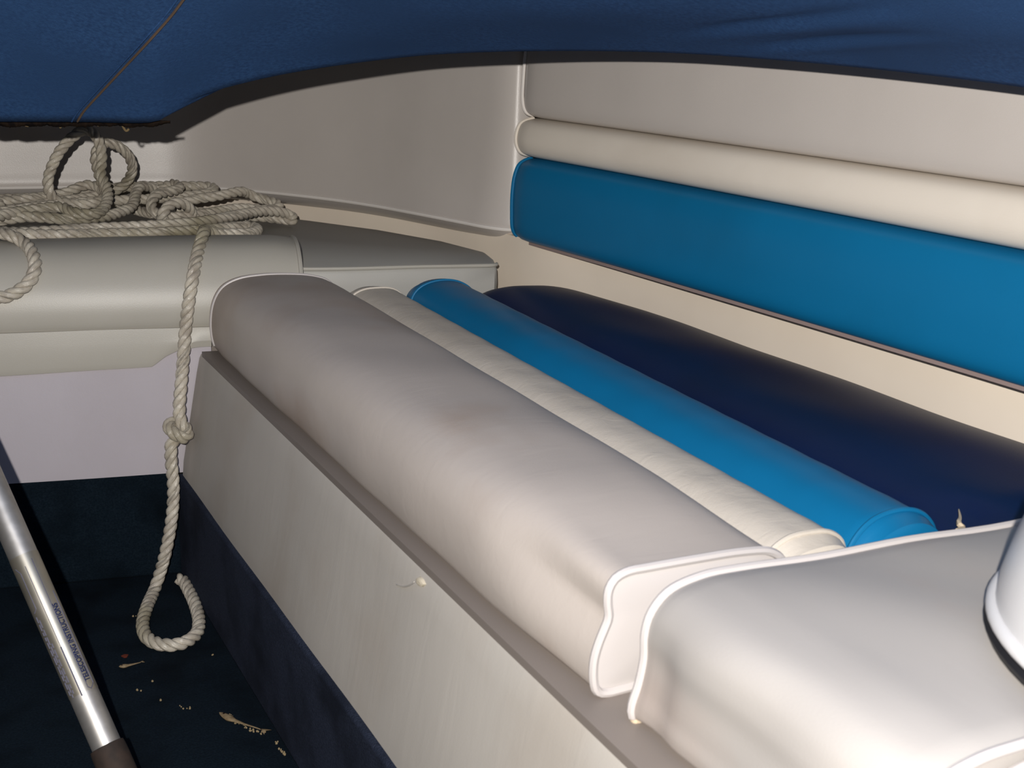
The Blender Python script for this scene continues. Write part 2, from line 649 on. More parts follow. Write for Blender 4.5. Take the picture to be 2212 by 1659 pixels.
rings = strip_rings(bol, TS)
V, Fc = loft(rings, True, False, True, .003)
fbo = link('front_bolster', V, Fc, GREY_WORN, sc)
c0 = np.array(rings[0])
cm = c0.mean(0)
V, Fc = loft([c0 + np.array([0, .002, 0]), c0 * .999 + cm * .001, cm + (c0 - cm) * .93 + np.array([0, -.0008, 0]), cm + (c0 - cm) * .75 + np.array([0, -.002, 0]), cm + (c0 - cm) * .4 + np.array([0, -.0028, 0]), cm + (c0 - cm) * .05 + np.array([0, -.003, 0])], True, False, False)
Fc.append(tuple(range(len(V) - len(c0), len(V))))
link('end_panel', V, Fc, PIPE, sc)
r0 = np.array(rings[0])
pp = resample(np.vstack([r0, r0[:1]]), 120)[:-1]
V, Fc = tube(pp + np.array([0, -.001, 0]), .0030, 8, True)
link('piping', V, Fc, PIPE, fbo)
r1 = np.array(rings[-3])
V, Fc = tube(resample(r1[3:-6], 70), .0022, 8)
link('piping', V, Fc, PIPE, fbo)

CRP = catmull([(.5195, .306), (.5195, .345), (.526, .362), (.540, .3705), (.558, .3725), (.578, .3705), (.592, .361), (.597, .345), (.597, .306)], 4)
TLP = catmull([(.598, .306), (.5985, .345), (.604, .363), (.617, .375), (.638, .3805), (.660, .3785), (.677, .369), (.686, .354), (.688, .306)], 4)


def strip(P, cx, dz0, dz1, pleat=0.0):
    def fn(t):
        e0, e1 = smooth(.022, 0, t), smooth(.975, 1, t)
        e = max(e0, e1)
        out = []
        for x, z in P:
            lift = dz0 + (dz1 - dz0) * t
            zz = z + lift * smooth(.33, .37, z)
            zz += .0002 * math.sin(t * 90 + x * 60) * smooth(.36, .37, z)
            if pleat:
                near = math.exp(-t / .10) + math.exp(-(1 - t) / .08)
                zz += pleat * near * math.sin(t * 150 + math.sin(x * 90) * 1.2) * smooth(.35, .37, z)
            s_ = 1 - .10 * e
            out.append((cx + (x - cx) * s_, .33 + (zz - .33) * (1 - .12 * e), 0.0))
        return out
    return fn


for nm, P, cx, a, b, m, pl in (('cream_band', CRP, .558, .000, .014, CREAM_P, .0004), ('teal_band', TLP, .643, -.005, .014, TEAL, .0003)):
    rings = strip_rings(strip(P, cx, a, b, pl), TS, YN + .012, 1.492)
    V, Fc = loft(rings, True, True, True, .004)
    o = link(nm, V, Fc, m, sc)
    if 'teal' in nm:
        o['label'] = 'teal stripe of the seat cushion'
    for q, w_ in ((rings[3], 0.0022), (rings[-5], .0018)):
        q = np.array(q)
        V, Fc = tube(resample(q[3:-3], 40), w_, 8)
        link('piping', V, Fc, m, o)

# navy rear panel, puffed, running up to the liner


def base_x(y):
    j = base[:ci + 8]
    return float(np.interp(y, j[:, 1], j[:, 0]))


rings = []
NT_ = 90
for i in range(NT_ + 1):
    t = i / NT_
    r = []
    for q in range(25):
        wv = q / 24
        y_far = yend(.69 + .1 * wv, 1.512)
        # the far end rounds off towards the liner
        if wv > .55:
            y_far += -.06 * (wv - .55) ** 2 / .2
        y = YN - .01 + (y_far - YN + .01) * t
        xr = base_x(y) - .004
        x = .684 + (xr - .684) * wv
        h = (1 - abs(2 * wv - 1) ** 3.0)
        e = smooth(0, .05, t) * smooth(1.0, .94, t)
        z = .352 + .004 * t + (.016 + .012 * t) * (h ** .8) * (.55 + .45 * e) - .010 * (1 - smooth(1.0, .97, t)) * 0
        z += .0008 * math.sin(t * 20 + wv * 6)
        if t > .965:
            z -= .010 * smooth(.965, 1, t)
        # dimple round the tear near the corner of the neighbour cushion
        z -= .006 * math.exp(-(((x - .715) / .02) ** 2 + ((y - .575) / .03) ** 2))
        r.append((x, y, z))
    low = [(r[-1][0], r[-1][1], .306), (r[0][0], r[0][1], .306)]
    rings.append(r + low)
V, Fc = loft(rings, True, True, True, 0.0)
o = link('navy_panel', V, Fc, NAVY, sc, sharp=60)
o['label'] = 'navy rear panel of the seat cushion'
# torn slit with pale foam
tear = []
for k_, (u, v) in enumerate([(2071, 1100), (2074, 1118), (2072, 1132), (2080, 1140), (2068, 1150)]):
    tear.append(pz(u, v, .3665 if k_ < 3 else .364))
V, Fc = tube(fine(tear, 16), np.interp(np.linspace(0, 1, 16), [0, .4, .7, 1], [.0004, .0012, .0022, .003]), 6)
link('torn_foam', V, Fc, FOAM, o)

# ------------------------------------------------------------------ second cushion, across the near end
nc = thing('bench_end_cushion', 'smooth pale grey cushion with piped edges in front of the striped one, blotched pink', 'cushion', (.55, .42, .304))
CPR = catmull([(.386, .3055), (.3795, .3085), (.3785, .3160), (.3815, .3285), (.3835, .3470), (.3828, .3620), (.3862, .3747), (.3975, .3860), (.4200, .3912), (.450, .3915), (.52, .390), (.62, .388), (.74, .384), (.80, .372), (.805, .345), (.80, .306)], 6)
rings = []
for y in np.concatenate([[.523, .5225, .5205, .517, .512, .505], np.linspace(.495, .35, 24), [.340, .332, .326, .321, .318, .316]]):
    t = (y - .316) / (.523 - .316)
    e = max(smooth(.95, 1, t), smooth(.05, 0, t))
    puff = math.sin(math.pi * np.clip(t, 0, 1)) ** .6
    r = []
    for x, z in CPR:
        top = smooth(.33, .385, z)
        fr_ = smooth(.43, .38, x)
        zz = z + .006 * puff * top - .002 * e
        xx = x - .0055 * puff * fr_ * smooth(.30, .34, z) + .003 * fr_ * math.exp(-((t - .89) / .06) ** 2) * smooth(.38, .34, z)
        zz += .0009 * math.sin(x * 40 + y * 30) * top
        xx += .0015 * fr_ * math.sin(y * 60 + z * 40)
        # the far edge runs slightly skew across the bench
        yy = y - .020 * smooth(.40, .75, x) * t * .55
        r.append((xx, yy, zz))
    rings.append(r)
V, Fc = loft(rings, True, True, True, .002)
link('cushion_cover', V, Fc, GREY, nc)
for q, sgn in ((rings[0], 1), (rings[-1], -1)):
    q = np.array(q)
    q = resample(q[2:-6], 120) + np.array([-.0008, .0008 * sgn, .0012])
    V, Fc = tube(q, .0029, 8)
    link('piping', V, Fc, PIPE, nc)
q = np.array(rings[0])[1:5]
V, Fc = tube(resample(q, 8) + np.array([-.001, .0005, -.001]), .0032, 8)
o = link('worn_piping_end', V, Fc, FOAM, nc)
o['label'] = 'scuffed tan end of the piping'

# third cushion, mostly below the picture
tc = thing('corner_cushion', 'white piped cushion just showing in the bottom corner under the round bolster', 'cushion', (.6, .15, .304))
P3 = catmull([(.425, .306), (.415, .312), (.412, .34), (.418, .366), (.434, .380), (.47, .385), (.6, .386), (.8, .384), (.88, .375), (.885, .33), (.88, .306)], 5)
rings = []
for y in np.concatenate([[.311, .308, .302], np.linspace(.29, -.25, 20), [-.262, -.27]]):
    e = max(smooth(.300, .311, y), smooth(-.26, -.27, y))
    rings.append([(.65 + (x - .65) * (1 - .01 * e), y, .34 + (z - .34) * (1 - .05 * e)) for x, z in P3])
V, Fc = loft(rings, True, True, True, .001)
link('cushion_cover', V, Fc, GREY, tc)
q = np.array(rings[0])[2:-5]
V, Fc = tube(resample(q, 80) + np.array([0, 0, .001]), .0028, 8)
link('piping', V, Fc, PIPE, tc)

# ------------------------------------------------------------------ round white bolster standing on the near cushion
rb = thing('round_bolster', 'white rounded vinyl seat bolster with a piped base standing on the near grey cushion', 'seat', (.618, .303, .393))
ce = np.array([.6150, .2985])
rad = .135
rings = []
ang = np.linspace(0, 2 * math.pi, 72, endpoint=False)
for z, f in ((.4005, .80), (.4055, .93), (.4065, .985), (.409, 1.0), (.425, .995), (.445, .965), (.47, .915), (.495, .86), (.52, .79), (.54, .70), (.552, .55), (.556, .3)):
    rings.append([(ce[0] + rad * f * math.cos(a), ce[1] + rad * f * math.sin(a), z) for a in ang])
V, Fc = loft(rings, True, True, True, .002)
link('bolster_cover', V, Fc, WHITE, rb)
V, Fc = tube([(ce[0] + (rad + .0005) * math.cos(a), ce[1] + (rad + .0005) * math.sin(a), .4095) for a in ang], .0042, 10, True)
link('piping', V, Fc, WHITE, rb)
V, Fc = loft([[(ce[0] + rad * f * math.cos(a), ce[1] + rad * f * math.sin(a), z) for a in ang] for z, f in ((.3975, .97), (.3985, 1.022), (.4025, 1.034), (.4050, 1.022), (.4053, .97))], True, True, True, 0)  # black ring added in place of the shadow band below the piping
o = link('base_shadow_ring', V, Fc, BLACK, rb)
o['label'] = 'black ring standing in for the shadow under the bolster'

# ------------------------------------------------------------------ backrest along the near bench
FB = catmull([(.878, -.4), (.873, .3), (.861, .659), (.851, .818), (.837, 1.013), (.817, 1.263), (.799, 1.435), (.795, 1.478)], 10)
fbn = plan_normals(FB)
br = thing('striped_back_cushion', 'bench backrest with grey, cream and teal horizontal rolls', 'backrest', (.87, .9, .415))


def back_roll(name, prof, mat, lab=None, pipe=True, pipe_mat=None, end_round=.012):
    P = catmull(prof, 5)
    cz = P[:, 1].mean()
    y_end = FB[-1][1]
    rings = []
    path = resample(FB, 110)
    nn = plan_normals(path)
    extra = np.array([1.0, .75, .5, .3, .15, .06, 0])
    for (x, y), (nx, ny) in zip(path, nn):
        e = smooth(end_round * 2, 0, y_end - y)
        r = []
        for i_, z in P:
            ii = i_ + .006 * e * (1 if i_ < .03 else 0)
            zz = cz + (z - cz) * (1 - .04 * e)
            r.append((x + nx * ii, y + ny * ii, zz))
        rings.append(r)
    V, Fc = loft(rings, True, True, True, .003)
    o = link(name, V, Fc, mat, br)
    if lab:
        o['label'] = lab
    if pipe:
        q = np.array(rings[-1])
        lo_, hi_ = pipe
        V, Fc = tube(resample(q[lo_:hi_], 60) + np.array([-.001, .0005, 0]), .0026, 8)
        link('piping', V, Fc, pipe_mat or mat, o)


back_roll('teal_roll', [(.055, .424), (.025, .421), (.010, .4225), (.002, .432), (-.001, .46), (-.001, .49), (.002, .512), (.009, .527), (.024, .534), (.055, .535)], TEAL, 'teal lower roll', (3, -3))
back_roll('cream_roll', [(.055, .5355), (.024, .536), (.009, .541), (.002, .553), (.002, .568), (.008, .581), (.024, .587), (.055, .588)], CREAM, 'cream middle roll', (3, -3))
back_roll('grey_panel', [(.055, .589), (.028, .589), (.017, .593), (.011, .605), (.010, .64), (.013, .68), (.018, .697), (.03, .702), (.055, .702)], GREY_BACK, 'grey upper panel', (4, -3), PIPE_PALE)
path = resample(FB, 60)
nn = plan_normals(path)
rings = []
for (x, y), (nx, ny) in zip(path[:-1], nn[:-1]):
    q = lambda i_, z: (x + nx * i_, y + ny * i_, z)
    rings.append([q(.013, .4175), q(.013, .4215), q(.06, .4215), q(.06, .4175)])
V, Fc = loft(rings, True, True, True)
link('backing_board', V, Fc, BOARD, br)

# ------------------------------------------------------------------ curved grey backrest round the far end
FA = catmull([(.842, 1.4845), (.820, 1.4865), (.803, 1.494), (.790, 1.509), (.780, 1.530), (.769, 1.566), (.738, 1.664), (.703, 1.763), (.66, 1.847), (.577, 1.958), (.515, 2.015), (.47, 2.037), (.42, 2.050), (.335, 2.063), (.196, 2.075), (-.1, 2.085), (-1.1, 2.10)], 12)
pa_ = resample(FA, 220)
na_ = plan_normals(pa_)
cb = thing('curved_back_cushion', 'plain grey curved backrest above the rope, wrapping round to the striped one', 'backrest', (.3, 2.08, .415))
APR = catmull([(.062, .7045), (.045, .7045), (.032, .700), (.0265, .67), (.0205, .58), (.0105, .50), (.003, .455), (.000, .438), (.001, .4315), (.007, .4245), (.018, .4165), (.034, .4100), (.062, .4100)], 5)
rings = []
for (x, y), (nx, ny) in zip(pa_, na_):
    rings.append([(x + nx * i_, y + ny * i_, z) for i_, z in APR])
V, Fc = loft(rings, True, True, True)
bpo = link('back_panel', V, Fc, GREY_BACK, cb)
V, Fc = tube([(x + nx * .0005, y + ny * .0005, .4315) for (x, y), (nx, ny) in zip(pa_[2:], na_[2:])], .0029, 8)
link('piping', V, Fc, PIPE_PALE, bpo)
V, Fc = tube([(x - nx * .0006 + nx * .002, y - ny * .0006 + ny * .002, .4362) for (x, y), (nx, ny) in zip(pa_[2:], na_[2:])], .0006, 6)
link('stitch_line', V, Fc, BOARD, bpo)

# ------------------------------------------------------------------ canvas cover
cov = thing('boat_cover', 'sagging dark blue canvas cover hanging over the seats, with a diagonal seam', 'cover', (.3, .8, .70))
E_PIX = [(-150, 262, 1.33), (0, 262, 1.33), (180, 262.5, 1.33), (335, 262, 1.33), (352, 254, 1.33), (385, 229, 1.33), (440, 203, 1.33), (520, 180, 1.335), (620, 158, 1.34), (740, 139, 1.34), (900, 120, 1.325),
         (1050, 111.5, 1.29), (1250, 109, 1.24), (1450, 113, 1.17), (1650, 126, 1.09), (1900, 149, 1.0), (2212, 187, .91), (2500, 230, .83)]
E = [np.array((-1.15, 1.45, .62)), np.array((-.5, 1.40, .60))] + [pt(*e) for e in E_PIX] + [np.array((.80, .05, .685)), np.array((.82, -.5, .69))]
E = np.array(E)
ridge = np.array([np.array((-1.15, .1, 1.18)), np.array((-.5, .05, 1.18))] + [np.array((-.1 + .3 * i / 17, -.05 - .25 * i / 17, 1.16)) for i in range(18)] + [np.array((.2, -.45, 1.15)), np.array((.2, -.8, 1.15))])
wallp = []
for p in E:
    j = int(np.argmin(np.linalg.norm(base - p[:2], axis=1)))
    q = base[j] + bn[j] * .06
    wallp.append(np.array((q[0], q[1], .712)))
wallp = np.array(wallp)
NE = 320
e_f = fine(E, NE)
# match the guides to the same parameter along the edge
Le = np.concatenate([[0], np.cumsum(np.linalg.norm(np.diff(E, axis=0), axis=1))])
qe = np.linspace(0, Le[-1], NE)
rd = np.stack([np.interp(qe, Le, ridge[:, i]) for i in range(3)], 1)
wl = np.stack([np.interp(qe, Le, wallp[:, i]) for i in range(3)], 1)
tt = np.concatenate([np.linspace(0, .35, 46), np.linspace(.37, 1, 24)])
rows = []
for i in range(NE):
    e0 = e_f[i]
    inn = rd[i] - e0
    hor = np.array([inn[0], inn[1], 0])
    row = []
    out = wl[i] - e0
    for q in (1.0, .6, .3, .12, .05, .02):
        z = e0[2] + (wl[i][2] - e0[2]) * (1 - (1 - q) ** 2.0) + .012 * math.sin(math.pi * q) ** 1
        row.append((e0[0] + out[0] * q, e0[1] + out[1] * q, max(z, e0[2] + .002)))
    s_ = i / (NE - 1)
    rise = inn[2]
    for t in tt:
        k_ = smooth(.15, .75, e0[0])
        z = e0[2] + rise * (k_ * (.62 * t + .38 * t * t) + (1 - k_) * (1 - (1 - t) ** 1.9)) + .004 * (1 - math.exp(-t * 30)) - .0
        # belly of the cloth between edge and ridge
        z -= .03 * math.sin(math.pi * min(t * 1.1, 1)) * smooth(.2, .7, e0[0])
        row.append((e0[0] + hor[0] * t, e0[1] + hor[1] * t, z))
    rows.append(row)
G = np.array(rows)


def fold(p0, p1, wdt, depth):
    """a soft fold pressed into the cloth along a line between two points (plan distance)"""
    a_, b_ = np.array(p0[:2]), np.array(p1[:2])
    d_ = b_ - a_
    L_ = np.linalg.norm(d_)
    d_ /= L_
    rel = G[:, 6:, :2] - a_
    along = rel @ d_
    perp = rel[..., 0] * -d_[1] + rel[..., 1] * d_[0]
    env = np.clip(np.sin(np.pi * np.clip(along / L_, 0, 1)), 0, 1)
    G[:, 6:, 2] += depth * env * (np.exp(-(perp / wdt) ** 2) - .6 * np.exp(-((perp - wdt * 1.6) / wdt) ** 2))


def dense(g, k_):
    a_ = np.concatenate([g[:-1] + (g[1:] - g[:-1]) * q / k_ for q in range(k_)])
    return np.concatenate([a_[:, :-1] + (a_[:, 1:] - a_[:, :-1]) * q / 8 for q in range(8)], 1).reshape(-1, 3)


GD = dense(G[:, 6:], 6)


def cloth_hit(u, v):
    r = ray(u, v)
    best, bp = 1e9, None
    Gs = GD
    rel = Gs - EYE
    rn = r / np.linalg.norm(r)
    al = rel @ rn
    pe = np.linalg.norm(rel - al[:, None] * rn, axis=1)
    pe[al < .2] = 9
    return Gs[int(np.argmin(pe))]


fold(cloth_hit(1440, 80), cloth_hit(1980, 5), .010, .0035)
fold(cloth_hit(1590, 106), cloth_hit(2050, 66), .008, .0028)
GD = dense(G[:, 6:], 6)
seam_px = [(420, -34), (392, 2), (372, 30), (330, 78), (270, 142), (215, 200), (178, 240), (166, 260)]
seam = [cloth_hit(u, v) for u, v in seam_px]
G[:, 6:, 2] += .0012 * np.sin(G[:, 6:, 0] * 41 + G[:, 6:, 1] * 13) * np.minimum(1, tt * 8)[None, :]
V, Fc = loft(list(G), False)
o = link('canvas', V, Fc, CANVAS, cov, sharp=None)
md = o.modifiers.new('solid', 'SOLIDIFY')
md.thickness = .0012
md.offset = 0
sp = fine(seam, 40)
V, Fc = tube(sp + np.array([0, -.0, -.0010]), .0013, 6)
link('seam', V, Fc, SEAM, cov)
V, Fc = tube(sp + np.array([-.006, 0, -.001]), .0011, 6)
link('seam', V, Fc, CANVAS, cov)
# frayed hem under the straight edge
hem_u = np.linspace(-140, 368, 170)
top_, bot_ = [], []
for u in hem_u:
    jag = 4 + 3.5 * abs(math.sin(u * .061)) + 3 * abs(math.sin(u * .023 + 1)) + random.uniform(0, 2.2)
    if u > 330:
        jag *= max(.08, (368 - u) / 38)
    vt = 261.5 + (1.5 if u < 335 else 1.5 + (u - 335) * .02)
    top_.append(pt(u, vt - 3, 1.345))
    bot_.append(pt(u, vt + jag, 1.35))
V, Fc = loft([top_, bot_], False)
o = link('frayed_hem', V, Fc, HEM, cov, sharp=None)
md = o.modifiers.new('solid', 'SOLIDIFY')
md.thickness = .0012
for pts in ([(48, 262), (52, 269), (62, 272), (68, 266), (70, 262)], [(262, 262), (266, 274), (273, 283), (278, 279)], [(120, 262), (126, 268), (131, 276)], [(300, 263), (312, 268), (324, 265)], [(205, 262), (212, 271), (222, 268), (226, 262)]):
    V, Fc = tube(fine([pt(u, v, 1.353) for u, v in pts], 14), .0013, 6)
    link('loose_thread', V, Fc, THREAD, cov)

# ------------------------------------------------------------------ rope: one line, coiled, then hanging to the floor
RR = .0077


def bol_front(z):
    j = abol[:int(np.argmax(abol[:, 1])) + 1]
    return float(np.interp(z, j[:, 1], j[:, 0]))


def drape(u, v, lift=.0095):
    """the point on this sight line that lies just off the far cushion's rounded front"""
    lo_, hi_ = 1.40, 1.60
    for _ in range(40):
        m = (lo_ + hi_) / 2
        p = pa(u, v, m)
        z = p[2]
        s = bol_front(min(max(z, .327), .4309)) - lift
        if z > .4309:
            ok = z > .4309 + lift
            inside = not ok and m > s
        else:
            inside = m > s
        if inside:
            hi_ = m
        else:
            lo_ = m
    return pa(u, v, lo_)


path = []
add = lambda *L: path.extend(pa(u, v, d) for u, v, d in L)
add((330, 462, 1.86), (290, 452, 1.90), (235, 425, 1.92), (212, 372, 1.905), (206, 335, 1.90), (222, 309, 1.91), (252, 314, 1.92), (277, 336, 1.93), (286, 365, 1.94), (273, 394, 1.95), (250, 411, 1.95),
    (205, 424, 1.93), (140, 434, 1.89), (70, 446, 1.85), (0, 458, 1.81), (-60, 470, 1.78), (-95, 482, 1.73), (-60, 494, 1.68), (-10, 500, 1.665))
# the long front strand and its turn
add((45, 503, 1.652), (110, 499.5, 1.650), (200, 494, 1.655), (310, 489, 1.67), (385, 484, 1.69), (440, 478, 1.715), (510, 465.5, 1.77), (565, 456, 1.82), (605, 458, 1.845), (632, 468, 1.86), (634, 476, 1.85), (612, 474, 1.865),
    (560, 468, 1.87), (500, 466, 1.87), (430, 458, 1.87), (385, 448, 1.87))
add((411, 433, 1.89), (475, 422.5, 1.90), (518, 414, 1.92), (536, 419, 1.945), (560, 428, 1.945), (592, 437, 1.93), (604, 446, 1.915), (585, 453, 1.90), (520, 450, 1.885), (450, 460, 1.84), (395, 468, 1.80), (352, 470, 1.775))
add((349, 466, 1.76), (364, 445, 1.77), (389, 438, 1.785), (409, 449, 1.80), (414, 466, 1.81), (393, 474, 1.80), (352, 466, 1.82), (331, 458, 1.825), (327, 437, 1.84), (340, 419, 1.86), (367, 414, 1.88), (388, 407, 1.90), (374, 397, 1.93), (357, 403, 1.94),
    (345, 411, 1.945), (322, 404, 1.93), (304, 402, 1.91), (294, 416, 1.885), (285, 445, 1.84), (255, 460, 1.80), (212, 470, 1.765), (150, 474, 1.745), (60, 468, 1.745), (0, 476, 1.74), (-60, 480, 1.76), (-90, 468, 1.80), (-55, 452, 1.85), (0, 442, 1.88), (-45, 438, 1.93), (-15, 431, 1.955), (90, 425, 1.965), (180, 412, 1.97), (260, 405, 1.975), (340, 402, 1.975), (410, 402, 1.975), (452, 403, 1.97), (463, 409, 1.95), (445, 418, 1.93), (390, 424, 1.92), (320, 430, 1.90), (230, 434, 1.89), (130, 441, 1.865), (60, 450, 1.83), (-40, 462, 1.80), (-85, 455, 1.84), (-45, 440, 1.90))
add((63, 429, 1.91), (130, 420, 1.93), (190, 399, 1.945), (216, 408, 1.93), (224, 428, 1.89), (200, 440, 1.86), (150, 440, 1.86), (114, 428, 1.87), (103, 395, 1.865), (124, 335, 1.865), (157, 296, 1.87), (188, 279, 1.875), (211, 300, 1.87), (220, 340, 1.862), (217, 375, 1.85), (229, 402, 1.83),
    (231, 436, 1.79), (204, 463, 1.745), (160, 459, 1.745), (130, 447, 1.77), (80, 452, 1.77), (0, 466, 1.72), (-60, 480, 1.67), (-95, 496, 1.61))
# the bight that droops over the cushion front at the frame's edge
for u, v in ((-60, 500), (-20, 502), (22, 508), (49, 522), (69, 547), (76, 575), (66, 605), (34, 632), (0, 643), (-40, 640), (-85, 605), (-105, 560), (-98, 525)):
    path.append(drape(u, v))
add((-80, 505, 1.60), (-20, 503, 1.63), (100, 508, 1.625), (250, 505, 1.625), (350, 503, 1.635), (450, 496, 1.675), (505, 491, 1.71), (540, 489, 1.725), (556, 497, 1.69), (530, 505, 1.645), (475, 505, 1.625), (447, 499, 1.61))
# over the front and down
for u, v in ((439, 505), (431, 530), (419, 585), (408, 650), (401, 705)):
    path.append(drape(u, v))
add((397, 760, 1.482), (391, 830, 1.472), (387, 885, 1.466), (391, 914, 1.462), (407, 933, 1.455), (400, 947, 1.448), (380, 940, 1.445), (365, 926, 1.452), (369, 913, 1.466), (386, 915, 1.478), (398, 932, 1.476), (388, 948, 1.468), (372, 952, 1.464),
    (369, 985, 1.462), (374, 1040, 1.462), (374, 1085, 1.462), (368, 1140, 1.460), (357, 1195, 1.456))
for u, v in ((337, 1265), (317, 1312), (308, 1352), (320, 1380), (352, 1393), (390, 1391), (422, 1372), (430, 1345), (422, 1308), (406, 1272), (393, 1252), (386, 1250)):
    path.append(pz(u, v, .0085))
path = np.array(path)
cl = catmull(path, 14)
L = np.linalg.norm(np.diff(cl, axis=0), axis=1).sum()
n = int(L / .0032)
cl = resample(cl, n)
for _ in range(3):
    cl[1:-1] = .25 * cl[:-2] + .5 * cl[1:-1] + .25 * cl[2:]
T, N, B = frames(cl)
seg = np.concatenate([[0], np.cumsum(np.linalg.norm(np.diff(cl, axis=0), axis=1))])
rope = thing('dock_line', 'pale twisted rope heaped on the side seat, knotted tail looped on the floor', 'rope', A(-.1, 1.65, .40))
PITCH = .037
KS = 10
a8 = np.linspace(0, 2 * math.pi, KS, endpoint=False)
HR, SR = .0041, .00400
for q in range(3):
    ph = 2 * math.pi * (seg / PITCH + q / 3)
    C_ = cl + HR * (np.cos(ph)[:, None] * N + np.sin(ph)[:, None] * B)
    Ts, Ns, Bs = frames(C_)
    R_ = [C_[i] + SR * (np.cos(a8)[:, None] * Ns[i] + np.sin(a8)[:, None] * Bs[i]) for i in range(len(C_))]
    uv = []
    for i in range(len(C_)):
        uv += [(seg[i] + a_ / (2 * math.pi) * .02, a_ / (2 * math.pi) * 1.0) for a_ in a8]
    V, Fc = loft(R_, True, True, True, .001)
    uv += [(seg[0], .5)] * (len(V) - len(uv))
    link('strand', V, Fc, ROPE, rope, sharp=None, uv=uv)

# ------------------------------------------------------------------ telescoping pole
p_lo = pt(231, 1612, 1.09)
p_hi = pt(-22, 1035, 1.138)
ax = p_lo - p_hi
Lp = np.linalg.norm(ax)
ax /= Lp
pole = thing('telescoping_pole', 'silver aluminium pole with blue printed lettering and dark brown grip standing on the carpet', 'pole', p_lo)
R0 = .0131
k = 40
ang = np.linspace(0, 2 * math.pi, k, endpoint=False)
view = (EYE - p_lo)
e1 = view - ax * (view @ ax)
e1 /= np.linalg.norm(e1)            # towards the viewer
e2 = np.cross(ax, e1)               # across


def rod(p, q, stations):
    d = np.array(q) - np.array(p)
    return loft([p + d * t + r * (np.cos(ang)[:, None] * e1 + np.sin(ang)[:, None] * e2) for t, r in stations], True, True, True)


far_end = p_hi + ax * ((.60 - p_hi[2]) / ax[2])      # the pole props up the sagging cover
V, Fc = rod(far_end, p_lo, [(0, R0 * .96), (.01, R0), (.99, R0), (1.0, R0)])
link('tube', V, Fc, ALU, pole)
g_end = p_lo + ax * .066
V, Fc = rod(p_lo - ax * .001, g_end, [(0, R0 * 1.02), (.01, R0 * 1.16), (.06, R0 * 1.20), (.2, R0 * 1.22), (.8, R0 * 1.22), (.93, R0 * 1.2), (1, R0 * .9)])
link('grip', V, Fc, GRIP, pole)
rings = []
for t in np.linspace(0, 1, 4):
    rings.append(p_lo - ax * (.052 + .140 * t) + (R0 + .00025) * (np.cos(ang)[:, None] * e1 + np.sin(ang)[:, None] * e2))
V, Fc = loft(rings[::1], True)
film = link('label_film', V, Fc, STICKER, pole)


def on_tube(al, cr, lift):           # al: metres up the pole from the grip, cr: angle round it
    al, cr = np.asarray(al), np.asarray(cr)
    return p_lo - ax * al[..., None] + (R0 + lift) * (np.cos(cr)[..., None] * e1 + np.sin(cr)[..., None] * e2)


# which way round is the picture's right of the pole
rt = RM @ np.array([1.0, 0, 0])
sgn = 1.0 if e2 @ rt > 0 else -1.0
fc_ = bpy.data.curves.new('tmp', 'FONT')
fc_.body = 'TELESCOPING INSTRUCTIONS'
fc_.size = 1.0
fc_.offset = .03
tmp = bpy.data.objects.new('tmp', fc_)
COL.objects.link(tmp)
bpy.context.view_layer.update()
dg = bpy.context.evaluated_depsgraph_get()
tm = bpy.data.meshes.new_from_object(tmp.evaluated_get(dg))
bpy.data.objects.remove(tmp)
co = np.array([v.co[:] for v in tm.vertices])
wid = co[:, 0].max()
LT, HT = .078, .0054
al = .060 + co[:, 0] / wid * LT
hgt = co[:, 1] / .7
cr = sgn * (.80 - hgt * HT / R0)
VT = on_tube(al, cr, .0006)
FT = [tuple(p.vertices) for p in tm.polygons]
link('lettering', VT, FT, INK, film, sharp=None)
bpy.data.meshes.remove(tm)
# thin outline of the label and rows of print too small to read
lines = []


def stroke(a0, c0, a1, c1, wd=.0004):
    t = np.linspace(0, 1, 8)
    lines.append(tube(on_tube(a0 + (a1 - a0) * t, sgn * (c0 + (c1 - c0) * t), .0004), wd, 5))


stroke(.055, .40, .185, .40)
stroke(.057, .95, .150, .98)
stroke(.055, .40, .0525, .60)
stroke(.0525, .60, .057, .95)
stroke(.050, -.15, .098, -.15, .0007)
stroke(.098, -.15, .180, -.17, .0003)
stroke(.140, -.66, .176, -.66, .0004)
stroke(.176, -.66, .182, -.95, .0004)
stroke(.140, -.66, .137, -.95, .0004)
V, Fc = join(*lines)
link('label_outline', V, Fc, INK2, film)
lines = []
for row, (a0, a1) in ((-.62, (.055, .105)), (-.78, (.052, .125)), (-.95, (.055, .13))):
    a_ = a0
    while a_ < a1:
        ln = random.uniform(.003, .008)
        stroke(a_, row, a_ + ln, row, .0006)
        a_ += ln + .002
V, Fc = join(*lines)
link('small_print', V, Fc, INK2, film)


